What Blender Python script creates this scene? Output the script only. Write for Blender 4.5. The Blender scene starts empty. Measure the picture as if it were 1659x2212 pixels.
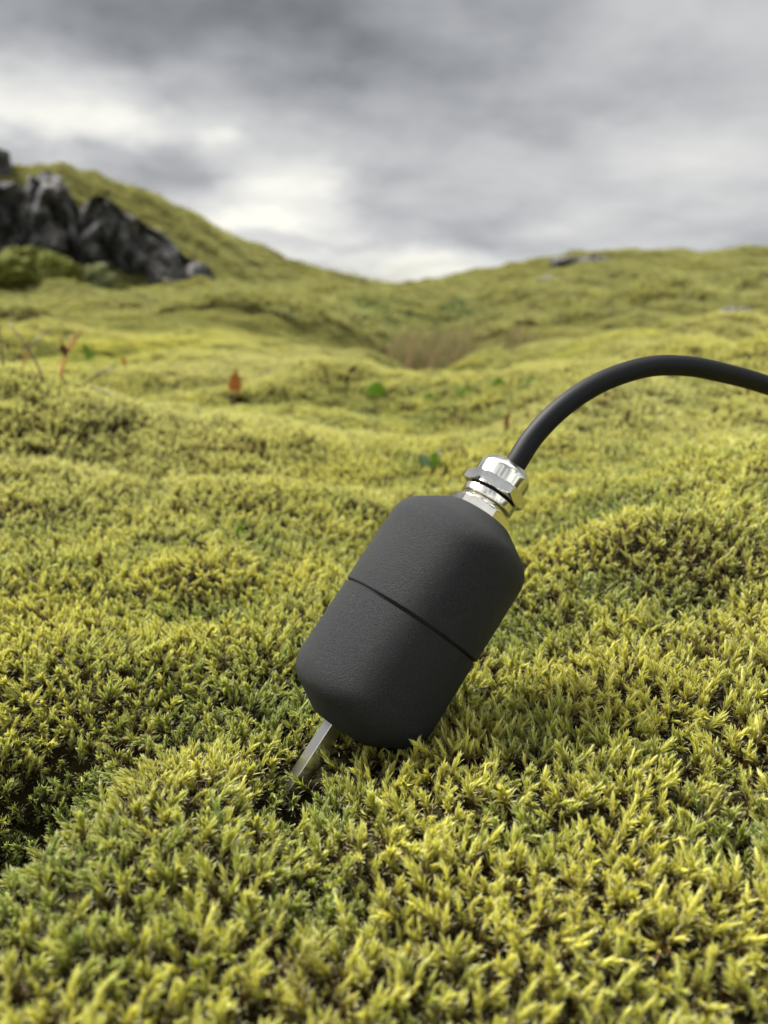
import bpy, bmesh, math, random
import numpy as np
from mathutils import Vector, Matrix, noise as mnoise

# ------------------------------------------------------------------ camera, sky, sun, exposure
SC = bpy.context.scene
COL = SC.collection
R = math.radians
PITCH = R(15.7)
HC = 0.112                      # eye height above the near moss, metres (real scale)
F = 1661.0                      # focal length in pixels of the 1659x2212 photograph
cp, sp = math.cos(PITCH), math.sin(PITCH)

cam = bpy.data.cameras.new('camera'); camo = bpy.data.objects.new('camera', cam); COL.objects.link(camo)
camo.location = (0, 0, HC); camo.rotation_euler = (R(90) - PITCH, 0, 0)
cam.sensor_fit = 'VERTICAL'; cam.sensor_height = 34.6; cam.lens = 26.0
cam.clip_start = 0.004; cam.clip_end = 2000
cam.dof.use_dof = True; cam.dof.focus_distance = 0.192; cam.dof.aperture_fstop = 13.5
SC.camera = camo
SC.view_settings.view_transform = 'Standard'; SC.view_settings.look = 'None'
SC.view_settings.exposure = 1.22; SC.view_settings.gamma = 1.0
SC.cycles.max_bounces = 6; SC.cycles.diffuse_bounces = 4; SC.cycles.glossy_bounces = 3
SC.cycles.transmission_bounces = 3; SC.cycles.caustics_reflective = False; SC.cycles.caustics_refractive = False
SC.cycles.use_denoising = True

def ray(px, py):
    X = (px - 829.5) / F; yd = (py - 1106) / F
    return Vector((X, cp - yd * sp, -sp - yd * cp))
def at(px, py, depth):          # point seen at a pixel at a depth along the optical axis
    return Vector((0, 0, HC)) + ray(px, py) * depth

SUN_EL, SUN_AZ = R(50), R(-52)  # azimuth measured from the view direction, negative = left
sl = bpy.data.lights.new('sun', 'SUN'); sl.energy = 5.0; sl.angle = R(24); sl.color = (1.0, 0.965, 0.90)
so = bpy.data.objects.new('sun', sl); COL.objects.link(so)
sd = Vector((math.sin(SUN_AZ) * math.cos(SUN_EL), math.cos(SUN_AZ) * math.cos(SUN_EL), math.sin(SUN_EL)))
so.rotation_euler = (-sd).to_track_quat('-Z', 'Y').to_euler()

class NT:
    """small helper to write node trees"""
    def __init__(s, tree): s.t = tree
    def n(s, typ, **kw):
        nd = s.t.nodes.new(typ)
        for k, v in kw.items():
            if k == 'i':
                for key, val in v.items():
                    if isinstance(val, bpy.types.NodeSocket): s.t.links.new(val, nd.inputs[key])
                    else: nd.inputs[key].default_value = val
            else: setattr(nd, k, v)
        return nd
    def m(s, op, a, b=0.0, c=0.0, clamp=False):
        nd = s.n('ShaderNodeMath', operation=op); nd.use_clamp = clamp
        for i, v in enumerate((a, b, c)):
            if isinstance(v, bpy.types.NodeSocket): s.t.links.new(v, nd.inputs[i])
            else: nd.inputs[i].default_value = v
        return nd.outputs[0]
    def mix(s, f, a, b, bt='MIX'):
        nd = s.n('ShaderNodeMix', data_type='RGBA', blend_type=bt)
        for i, v in ((0, f), (6, a), (7, b)):
            if isinstance(v, bpy.types.NodeSocket): s.t.links.new(v, nd.inputs[i])
            else: nd.inputs[i].default_value = (*v, 1) if isinstance(v, tuple) and len(v) == 3 else v
        return nd.outputs[2]
    def noise(s, vec, scale, detail=4, rough=0.55, dist=0.0):
        nd = s.n('ShaderNodeTexNoise', i={'Scale': scale, 'Detail': detail, 'Roughness': rough, 'Distortion': dist})
        if vec is not None: s.t.links.new(vec, nd.inputs['Vector'])
        return nd.outputs['Fac']
    def ramp(s, fac, stops):
        nd = s.n('ShaderNodeValToRGB'); s.t.links.new(fac, nd.inputs[0])
        e = nd.color_ramp.elements
        while len(e) < len(stops): e.new(0.5)
        for k, (p, c) in enumerate(stops):
            e[k].position = p; e[k].color = (*c, 1) if len(c) == 3 else c
        return nd.outputs[0]
    def mapr(s, v, a, b, c=0.0, d=1.0, smooth=False):
        nd = s.n('ShaderNodeMapRange', i={'Value': v, 'From Min': a, 'From Max': b, 'To Min': c, 'To Max': d})
        if smooth: nd.interpolation_type = 'SMOOTHSTEP'
        return nd.outputs[0]

# --- world: clear Nishita sky seen through gaps of a broken cloud deck
W = bpy.data.worlds.new('World'); SC.world = W; W.use_nodes = True
t = W.node_tree; t.nodes.clear(); N = NT(t)
sky = N.n('ShaderNodeTexSky', sky_type='NISHITA'); sky.sun_disc = False
sky.sun_elevation = SUN_EL; sky.sun_rotation = SUN_AZ
skyc = N.mix(1.0, sky.outputs[0], (0.10, 0.10, 0.10), 'MULTIPLY')
tc = N.n('ShaderNodeTexCoord').outputs['Generated']
sx = N.n('ShaderNodeSeparateXYZ', i={0: tc}); X_, Y_, Z_ = sx.outputs
az = N.m('ARCTAN2', X_, Y_); el = N.m('ARCSINE', Z_)
# cloud deck coordinates: direction projected on a plane high above
zc = N.m('ADD', N.m('MAXIMUM', Z_, 0.0), 0.22)
pv = N.n('ShaderNodeCombineXYZ', i={0: N.m('DIVIDE', X_, zc), 1: N.m('DIVIDE', Y_, zc), 2: 0.0}).outputs[0]
n1 = N.noise(pv, 1.3, 7, 0.52, 0.25)
n2 = N.noise(pv, 4.2, 6, 0.55, 0.2)
av = N.n('ShaderNodeCombineXYZ', i={0: az, 1: N.m('MULTIPLY', el, 2.0), 2: 0.0}).outputs[0]
n3 = N.noise(av, 5.0, 6, 0.5, 0.3)
n3v = N.n('ShaderNodeTexNoise', i={'Scale': 4.0, 'Detail': 6, 'Roughness': 0.55, 'Vector': av}).outputs['Color']
wv = N.n('ShaderNodeVectorMath', operation='SUBTRACT', i={0: n3v, 1: (0.5, 0.5, 0.5)}).outputs[0]
wx = N.n('ShaderNodeSeparateXYZ', i={0: wv}).outputs
azw = N.m('ADD', az, N.m('MULTIPLY', wx[0], 0.34)); elw = N.m('ADD', el, N.m('MULTIPLY', wx[1], 0.16))
def blob(px, py, sxp, syp, amp, rot=0.0):
    d = ray(px, py).normalized(); a0 = math.atan2(d.x, d.y); e0 = math.asin(d.z)
    k = F
    dx = N.m('SUBTRACT', azw, a0); dy = N.m('SUBTRACT', elw, e0)
    c, s_ = math.cos(rot), math.sin(rot)
    u = N.m('MULTIPLY', N.m('ADD', N.m('MULTIPLY', dx, c), N.m('MULTIPLY', dy, s_)), k / sxp)
    v = N.m('MULTIPLY', N.m('SUBTRACT', N.m('MULTIPLY', dy, c), N.m('MULTIPLY', dx, s_)), k / syp)
    q = N.m('ADD', N.m('MULTIPLY', u, u), N.m('MULTIPLY', v, v))
    return N.m('MULTIPLY', N.m('EXPONENT', N.m('MULTIPLY', q, -0.5)), amp)
BL = [(40, 258, 105, 62, .30, -.35), (190, 312, 100, 32, .22, -.2), (130, 170, 130, 60, .10, 0), (320, 240, 130, 60, .14, 0), (600, 380, 100, 55, .28, .2),
      (430, 315, 70, 30, .12, 0), (640, 455, 120, 38, .20, 0), (560, 500, 130, 22, .22, 0), (870, 592, 150, 30, .40, 0),
      (1350, 400, 300, 120, .21, 0), (1500, 150, 250, 120, .05, 0), (700, 545, 160, 16, .16, 0), (1000, 545, 200, 16, .10, 0),
      (380, 410, 130, 30, -.08, -.1), (110, 350, 110, 22, -.16, -.15), (430, 303, 45, 20, .20, 0), (600, 432, 60, 14, .14, 0), (560, 500, 90, 12, .14, 0), (690, 520, 70, 10, -.10, 0), (900, 605, 80, 12, .18, 0), (820, 560, 90, 9, .12, 0), (330, 200, 60, 22, -.08, .2), (800, 410, 130, 22, -.10, .1), (1060, 495, 60, 18, -.08, 0),
      (250, 10, 460, 75, -.15, -.1), (900, 250, 300, 60, .05, -.1), (1300, 40, 120, 50, .07, .4), (1600, 30, 120, 60, .08, -.3), (1100, 330, 200, 22, .04, .1), (800, 120, 420, 60, -.09, -.15), (1250, 260, 420, 50, -.05, 0), (700, 590, 60, 14, -.12, 0)]
b = None
for args in BL:
    v = blob(*args); b = v if b is None else N.m('ADD', b, v)
tex = N.m('ADD', N.m('MULTIPLY', N.m('SUBTRACT', n1, 0.5), 0.36), N.m('ADD', N.m('MULTIPLY', N.m('SUBTRACT', n2, 0.5), 0.20), N.m('MULTIPLY', N.m('SUBTRACT', n3, 0.5), 0.28)))
low = N.m('ADD', N.m('ADD', b, 0.43), tex)
# the deck thins and brightens overhead and behind the camera
up = N.mapr(el, R(28), R(60), 0.0, 1.8, True)
back = N.mapr(Y_, 0.25, -0.6, 0.0, 1.6, True)
amt = N.m('MAXIMUM', up, back)
lum = N.m('MAXIMUM', N.m('ADD', low, amt), 0.07)
grey = N.ramp(N.mapr(lum, 0.1, 1.0), [(0.0, (0.92, 0.975, 1.07)), (0.4, (0.965, 0.99, 1.035)), (0.7, (1.0, 1.0, 0.98)), (1.0, (1.03, 1.01, 0.91))])
cl = N.mix(1.0, grey, N.n('ShaderNodeCombineColor', i={0: lum, 1: lum, 2: lum}).outputs[0], 'MULTIPLY')
gap = N.m('MULTIPLY', N.mapr(n1, 0.46, 0.55, 0.0, 0.85, True), N.mapr(amt, 0.25, 0.6, 0.0, 1.0, True))
gap = N.m('MAXIMUM', gap, blob(800, 585, 90, 26, .35))
ga_ = N.m('MULTIPLY', N.m('SUBTRACT', N.m('ABSOLUTE', azw), 2.75), 5.0); ge_ = N.m('MULTIPLY', N.m('SUBTRACT', elw, .75), 2.4)
gap = N.m('MAXIMUM', gap, N.m('EXPONENT', N.m('MULTIPLY', N.m('ADD', N.m('MULTIPLY', ga_, ga_), N.m('MULTIPLY', ge_, ge_)), -1.0)))
col = N.mix(gap, cl, skyc)
bg = N.n('ShaderNodeBackground', i={'Color': col, 'Strength': 0.445})
wo = N.n('ShaderNodeOutputWorld', i={0: bg.outputs[0]})

# ------------------------------------------------------------------ helpers
def tag(o, label=None, cat=None, group=None, kind=None):
    if label: o['label'] = label
    if cat: o['category'] = cat
    if group: o['group'] = group
    if kind: o['kind'] = kind
    return o
def empty(name, loc=(0, 0, 0)):
    o = bpy.data.objects.new(name, None); o.location = loc; o.empty_display_size = 0.01; COL.objects.link(o); return o
def link(name, me, mat, parent=None, smooth=True, world=True):
    if mat is not None: me.materials.append(mat)
    o = bpy.data.objects.new(name, me); COL.objects.link(o)
    if smooth:
        for p in me.polygons: p.use_smooth = True
    if parent is not None:
        o.parent = parent
        if world: o.matrix_parent_inverse = Matrix.Translation(parent.location).inverted()
    return o
def pymesh(name, v, f):
    me = bpy.data.meshes.new(name); me.from_pydata([tuple(q) for q in v], [], f); me.update(); return me
def mat(name):
    m = bpy.data.materials.new(name); m.use_nodes = True; m.node_tree.nodes.clear()
    return m, NT(m.node_tree)
def out(N, sh, disp=None):
    o = N.n('ShaderNodeOutputMaterial'); N.t.links.new(sh, o.inputs[0])
    return o
def bump(N, h, strength, dist, normal=None):
    nd = N.n('ShaderNodeBump', i={'Height': h, 'Strength': strength, 'Distance': dist})
    if normal is not None: N.t.links.new(normal, nd.inputs['Normal'])
    return nd.outputs[0]

# 2-D gradient noise in numpy
def make_perm(seed):
    r = np.random.RandomState(seed); p = r.permutation(256); return np.concatenate([p, p])
def perlin(x, y, seed=0):
    P = make_perm(seed); A = np.arange(256) * 2 * np.pi / 256 * 7.0
    gx, gy = np.cos(A), np.sin(A)
    xi = np.floor(x).astype(np.int64); yi = np.floor(y).astype(np.int64); xf = x - xi; yf = y - yi
    u = xf * xf * xf * (xf * (xf * 6 - 15) + 10); v = yf * yf * yf * (yf * (yf * 6 - 15) + 10)
    def g(i, j):
        h = P[P[(xi + i) & 255] + ((yi + j) & 255)]
        return gx[h] * (xf - i) + gy[h] * (yf - j)
    a = g(0, 0) * (1 - u) + g(1, 0) * u; c = g(0, 1) * (1 - u) + g(1, 1) * u
    return (a * (1 - v) + c * v) * 1.5
def sstep(x, a, b):
    q = np.clip((x - a) / (b - a), 0, 1); return q * q * (3 - 2 * q)
def billow(x, y, lam, seed):
    wx_ = perlin(x / lam * .7 + 9, y / lam * .7, seed + 50) * .35; wy_ = perlin(x / lam * .7, y / lam * .7 + 5, seed + 51) * .35
    n = perlin(x / lam + wx_, y / lam + wy_, seed)
    return np.sqrt(n * n + 0.006) * 1.6 - 0.42

# ------------------------------------------------------------------ terrain
SKY = [(-900, 560), (-500, 430), (-200, 330), (0, 372), (60, 373), (140, 366), (200, 388), (300, 420), (420, 478), (520, 538), (620, 583), (700, 600),
       (780, 614), (870, 624), (950, 613), (1050, 590), (1200, 570), (1260, 560), (1350, 553), (1500, 560), (1659, 548), (1900, 540), (2600, 560)]
sa, se = [], []
for px, py in SKY:
    d = ray(px, py); sa.append(math.atan2(d.x, d.y)); se.append(d.z / math.hypot(d.x, d.y))
RP = [(-500, 7.0), (0, 6.8), (300, 7.2), (470, 8.0), (700, 12), (870, 16), (1050, 13), (1300, 11), (1659, 10), (2600, 9)]
ra = [math.atan2(ray(px, 640).x, ray(px, 640).y) for px, _ in RP]; rr = [q[1] for q in RP]
RAD = [0.0, 0.9, 1.4, 2.2, 3.2, 5.3]
CT = [(-600, [0, 0, .02, .03, .06, .14]), (0, [0, .0, .01, .02, .06, .118]), (470, [0, -.005, 0, .0, .04, .105]), (780, [0, -.015, -.05, -.08, -.03, .06]),
      (920, [0, -.02, -.085, -.16, -.10, .03]), (1130, [0, -.01, -.03, -.03, .01, .09]), (1400, [0, .01, .02, .03, .07, .17]), (1659, [0, .02, .035, .05, .09, .20]), (2600, [0, .04, .06, .08, .12, .22])]
ca = [math.atan2(ray(px, 640).x, ray(px, 640).y) for px, _ in CT]
CTA = np.array([q[1] for q in CT])

def gpt(px, py, z=0.0):
    d = ray(px, py); k = (z - HC) / d.z; return d.x * k, d.y * k
# local hummocks and hollows: pixel of the flat-ground position, sigma x, sigma y (m), height
FEAT = []
def ft(px, py, sx_, sy_, h): x, y = gpt(px, py); FEAT.append((x, y, sx_, sy_, h))
ft(-10, 1760, .016, .021, -.042)      # cavity at the left edge
ft(180, 1560, .035, .022, -.006)
ft(200, 1900, .030, .022, .003)
ft(612, 1725, .0095, .0105, -.0120)   # hole the stake stands in
ft(500, 1560, .020, .018, -.004)
ft(1110, 1880, .010, .007, -.007)
ft(1560, 1900, .010, .008, -.007)
ft(700, 2020, .008, .007, -.006)
ft(60, 2150, .05, .03, .006)
ft(1000, 2000, .05, .03, .003)
ft(1300, 1330, .010, .010, -.007)
ft(1500, 1400, .014, .011, -.007)
ft(1660, 1130, .07, .040, .019)
ft(1330, 1290, .030, .018, .009)
ft(1540, 1270, .050, .030, .013)
ft(1340, 1085, .07, .02, -.008)       # mound rising to the right
ft(1250, 1010, .06, .03, -.006)
ft(350, 1085, .16, .030, .009)        # near crest, left
ft(480, 1025, .08, .022, -.024)       # shaded trough behind it
ft(470, 960, .10, .030, .012)
ft(20, 960, .07, .05, .014)
ft(1000, 1050, .10, .03, .003)
ft(700, 900, .20, .035, -.012)
ft(950, 960, .06, .05, .016)
ft(1330, 930, .08, .05, .014)
ft(1560, 900, .10, .06, .022)
ft(600, 835, .26, .05, .012)
ft(300, 760, .40, .14, .026)
ft(1250, 800, .35, .12, .022)
ft(960, 830, .20, .07, .014)
def H(x, y):
    r = np.hypot(x, y) + 1e-9; a = np.arctan2(x, y)
    lr = np.log(r + .25); lR = np.log(np.array(RAD) + .25)
    z = np.zeros_like(r)
    cols = np.stack([np.interp(a, ca, CTA[:, k]) for k in range(len(RAD))])
    for k in range(len(RAD) - 1):
        w = np.clip((lr - lR[k]) / (lR[k + 1] - lR[k]), 0, 1); w = w * w * (3 - 2 * w)
        z = z + (cols[k + 1] - cols[k]) * w
    Rr = np.interp(a, ra, rr); zt = HC + Rr * np.interp(a, sa, se)
    front = np.cos(np.clip(a, -np.pi, np.pi)) ; keep = sstep(front, -.2, .35)
    w = np.clip((r - 5.2) / (Rr - 5.2), 0, 1)
    ws = w * w * (3 - 2 * w) * .55 + .45 * np.sin(w * np.pi / 2)
    zh = cols[-1] + (zt - cols[-1]) * ws
    z = np.where(r > 5.2, z + (zh - cols[-1]) * keep, z)
    z = z - np.clip(r - Rr, 0, 60) * .06 * keep
    # hummocks
    f1 = sstep(r, .28, .7); f2 = sstep(r, 1.2, 3.0)
    z = z + (perlin(x / .075, y / .075, 1) * .0050 + perlin(x / .03, y / .03, 2) * .0026) * (1 - .3 * f1)
    z = z + billow(x, y, .085, 3) * .0045
    z = z + billow(x, y, .26, 4) * .041 * f1 * (1 - .2 * f2)
    z = z + (billow(x, y, .9, 5) * .095 + perlin(x / .5, y / .5, 6) * .02) * f2 * (1 - .6 * sstep(r, Rr - 2.5, Rr))
    z = z + billow(x, y, 2.6, 7) * .12 * sstep(r, 4, 8) * (1 - .8 * sstep(r, Rr - 2.5, Rr))
    for fx, fy, sx_, sy_, h in FEAT:
        z = z + h * np.exp(-.5 * (((x - fx) / sx_) ** 2 + ((y - fy) / sy_) ** 2))
    return z
Z0 = H(np.array([gpt(880, 1560)[0]]), np.array([gpt(880, 1560)[1]]))[0]
H_raw = H
def H(x, y):
    x = np.asarray(x, float); y = np.asarray(y, float)
    return H_raw(x, y) - (Z0 + .0035) * (1 - sstep(np.hypot(x, y), .3, .8))
def Hs(x, y): return float(H(np.array([x]), np.array([y]))[0])
def hit(px, py, dmin=.05):            # where the ray through a pixel meets the ground
    d = ray(px, py); k = np.geomspace(dmin, 40, 6000)
    zz = HC + d.z * k - H(d.x * k, d.y * k); i = int(np.argmax(zz < 0.0))
    return Vector((d.x * k[i], d.y * k[i], HC + d.z * k[i]))
def normal(x, y, e):
    return np.stack([-(H(x + e, y) - H(x - e, y)) / (2 * e), -(H(x, y + e) - H(x, y - e)) / (2 * e), np.ones_like(x)], -1)

def moss_colour(N, tint, shade=None):
    return N.mix(tint, (0.13, 0.16, 0.018), (0.33, 0.31, 0.050))
gm, N = mat('moss_ground')
gp = N.n('ShaderNodeNewGeometry').outputs['Position']
dist = N.n('ShaderNodeVectorMath', operation='LENGTH', i={0: gp}).outputs['Value']
gn = N.noise(gp, 3.0, 5, .6); gn2 = N.noise(gp, 45, 5, .65); gn3 = N.noise(gp, 0.8, 3, .5)
farc = N.mix(N.mapr(gn2, .35, .7), (0.08, 0.08, 0.025), (0.24, 0.24, 0.085))
farc = N.mix(N.mapr(gn, .52, .72, 0, .55), farc, (0.085, 0.075, 0.025))
farc = N.mix(N.mapr(gn3, .5, .7, 0, .4), farc, (0.10, 0.13, 0.025))
nearc = N.mix(gn2, (0.012, 0.010, 0.004), (0.035, 0.030, 0.009))  # near ground coloured almost black: occlusion between the shoots put into the colour
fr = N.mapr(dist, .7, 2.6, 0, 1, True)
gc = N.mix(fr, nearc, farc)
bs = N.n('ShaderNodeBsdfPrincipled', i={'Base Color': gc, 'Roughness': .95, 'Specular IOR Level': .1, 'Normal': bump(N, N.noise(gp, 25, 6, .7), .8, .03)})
out(N, bs.outputs[0])

def build_ground():
    rad = np.concatenate([[.004, .012, .022], np.geomspace(.03, 12, 640), np.geomspace(12.5, 900, 60)])
    a1 = np.radians(np.linspace(-46, 46, 260)); a2 = np.radians(np.linspace(46, 314, 90)[1:-1])
    A = np.concatenate([a1, a2]); na, nr = len(A), len(rad)
    rg, ag = np.meshgrid(rad, A, indexing='ij')
    x = rg * np.sin(ag); y = rg * np.cos(ag); z = H(x, y)
    v = np.stack([x, y, z], -1).reshape(-1, 3)
    v = np.concatenate([v, [[0, 0, H(np.array([0.]), np.array([0.]))[0]]]])
    i = np.arange(nr - 1)[:, None] * na; j = np.arange(na)[None, :]; j2 = (j + 1) % na
    q = np.stack([i + j, i + j2, i + na + j2, i + na + j], -1).reshape(-1, 4)
    faces = [tuple(k) for k in q.tolist()] + [(len(v) - 1, k, (k + 1) % na)[::1] for k in range(na)]
    me = pymesh('ground', v.tolist(), faces)
    bm = bmesh.new(); bm.from_mesh(me); bmesh.ops.recalc_face_normals(bm, faces=bm.faces); bm.to_mesh(me); bm.free()
    if me.polygons[10].normal.z < 0: me.flip_normals()
    o = link('ground', me, gm); tag(o, 'ground under the yellow green moss, blackened up close as shade between the shoots, rolling up into low hills', kind='structure')
build_ground()

# ------------------------------------------------------------------ moss shoots
mm, N = mat('moss_leaf')
lt = N.n('ShaderNodeAttribute', attribute_name='leaf_t', attribute_type='GEOMETRY').outputs['Fac']
ls = N.n('ShaderNodeAttribute', attribute_name='stem_s', attribute_type='GEOMETRY').outputs['Fac']
lr_ = N.n('ShaderNodeAttribute', attribute_name='leaf_r', attribute_type='GEOMETRY').outputs['Fac']
ti = N.n('ShaderNodeAttribute', attribute_name='tint', attribute_type='INSTANCER').outputs['Fac']
pl_ = N.n('ShaderNodeAttribute', attribute_name='pale', attribute_type='INSTANCER').outputs['Fac']
ol_ = N.n('ShaderNodeAttribute', attribute_name='olive', attribute_type='INSTANCER').outputs['Fac']
br = N.n('ShaderNodeAttribute', attribute_name='brown', attribute_type='INSTANCER').outputs['Fac']
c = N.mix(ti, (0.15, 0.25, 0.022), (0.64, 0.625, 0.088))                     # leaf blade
c = N.mix(pl_, c, (0.60, 0.60, 0.26)); c = N.mix(ol_, c, (0.20, 0.215, 0.070))
c = N.mix(N.m('MULTIPLY', lr_, .35), c, (0.44, 0.39, 0.10))
low_ = N.mix(ti, (0.012, 0.020, 0.004), (0.055, 0.028, 0.007))  # brown shoot bases, darkened further to paint shade into the gaps
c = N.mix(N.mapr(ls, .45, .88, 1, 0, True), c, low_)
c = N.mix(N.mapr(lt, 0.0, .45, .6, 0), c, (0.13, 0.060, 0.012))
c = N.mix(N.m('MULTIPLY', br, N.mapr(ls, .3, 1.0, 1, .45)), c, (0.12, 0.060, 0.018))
c = N.mix(N.mapr(lt, .62, 1.0, 0, .95), c, (0.84, 0.82, 0.52))              # colourless hair points
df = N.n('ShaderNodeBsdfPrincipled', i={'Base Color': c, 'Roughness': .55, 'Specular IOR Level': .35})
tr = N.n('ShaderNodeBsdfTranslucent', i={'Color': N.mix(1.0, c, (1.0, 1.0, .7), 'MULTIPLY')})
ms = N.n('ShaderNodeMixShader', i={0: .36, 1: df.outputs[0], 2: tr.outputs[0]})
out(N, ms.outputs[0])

class MossMesh:
    def __init__(s): s.v, s.f, s.t, s.s, s.r = [], [], [], [], []
    def shoot(s, rnd, base, d0, height, nleaf, llen, open_, bend, segs, wid, start=.12):
        up = Vector(d0).normalized()
        bd = Vector((rnd.gauss(0, 1), rnd.gauss(0, 1), 0)); bd = (bd - up * bd.dot(up)).normalized()
        def P(t): return Vector(base) + up * (height * t) + bd * (bend * height * t * t)
        ph = rnd.random() * 6.28
        curl = rnd.uniform(.1, .9)
        for k in range(nleaf):
            t = start + (1.0 - start) * (k / (nleaf - 1)) ** .8
            p = P(t); tan = (P(t + .02) - P(t)).normalized()
            a = ph + k * 2.39996 + rnd.uniform(-.3, .3)
            e1 = tan.orthogonal().normalized(); e2 = tan.cross(e1)
            side = e1 * math.cos(a) + e2 * math.sin(a)
            out_ = rnd.random() < (.42 if segs >= 4 else .6)
            inc = ((open_ * .95 if out_ else open_ * .62) * (1 - t) ** .6 + .05) * rnd.uniform(.8, 1.2)
            L = llen * (1.0 - .25 * t) * rnd.uniform(.8, 1.2) * (1 if t > .3 else .8)
            cv = (curl + rnd.uniform(-.3, .5)) * .95 * (1 - t) ** .5 if out_ else -inc * rnd.uniform(.5, 1.0)
            w = wid * rnd.uniform(.8, 1.2)
            i0 = len(s.v); lat = tan.cross(side).normalized(); q = p.copy(); rv = rnd.random()
            prof = {4: (.75, 1.0, .72, .30, .0), 3: (.8, 1.0, .5, .0), 2: (.9, .8, .0)}[segs]
            for m in range(segs + 1):
                th = inc + cv * (m / segs) * 1.2
                dr = tan * math.cos(th) + side * math.sin(th)
                nrm = side * math.cos(th) - tan * math.sin(th)
                if m: q = q + dr * (L / segs)
                ww = w * prof[m]
                tt = m / segs
                if ww == 0: s.v.append(q); s.t.append(tt); s.s.append(t); s.r.append(rv)
                else:
                    if segs >= 4: pts = (q - lat * ww, q + nrm * ww * .55 * 1.0, q + lat * ww)
                    else: pts = (q - lat * ww, q + lat * ww)
                    for pt in pts: s.v.append(pt); s.t.append(tt); s.s.append(t); s.r.append(rv)
            n = 3 if segs >= 4 else 2
            for m in range(segs - 1):
                for j in range(n - 1):
                    b0 = i0 + m * n + j; s.f.append((b0, b0 + 1, b0 + n + 1, b0 + n))
            b0 = i0 + (segs - 1) * n; tip = i0 + segs * n
            for j in range(n - 1): s.f.append((b0 + j, b0 + j + 1, tip))
    def build(s, name):
        me = pymesh(name, s.v, s.f)
        for nm, arr in (('leaf_t', s.t), ('stem_s', s.s), ('leaf_r', s.r)):
            at_ = me.attributes.new(nm, 'FLOAT', 'POINT'); at_.data.foreach_set('value', np.array(arr, dtype=np.float32))
        me.materials.append(mm)
        for p in me.polygons: p.use_smooth = True
        return bpy.data.objects.new(name, me)
rnd = random.Random(4)
src = bpy.data.collections.new('moss_shoots')
NV = 14
for k in range(NV):
    m = MossMesh()
    opn = rnd.uniform(.7, 1.0) if k < 9 else rnd.uniform(1.0, 1.4)
    h = rnd.uniform(.0060, .0074)
    m.shoot(rnd, (0, 0, 0), (rnd.uniform(-.1, .1), rnd.uniform(-.1, .1), 1), h, 52, .0025, opn, rnd.uniform(.1, .5), 4, .00025, .38)
    if k % 2 == 0:   # a side branch
        m.shoot(rnd, (0, 0, h * .3), (rnd.uniform(-.6, .6), rnd.uniform(-.6, .6), 1), h * .5, 24, .0026, opn, .3, 4, .00026, .2)
    src.objects.link(m.build('shoot_%02d' % k))
NC = 6
for k in range(NC):
    m = MossMesh()
    for q in range(34):
        rr_ = .0105 * math.sqrt(rnd.random()); aa = rnd.random() * 6.28
        m.shoot(rnd, (rr_ * math.cos(aa), rr_ * math.sin(aa), rnd.uniform(-.002, .001)), (rnd.gauss(0, .16), rnd.gauss(0, .16), 1), rnd.uniform(.0075, .0105), 15, .0036,
                rnd.uniform(.4, .9), rnd.uniform(0, .4), 2, .00038, .4)
    src.objects.link(m.build('tuft_%02d' % k))

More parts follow.
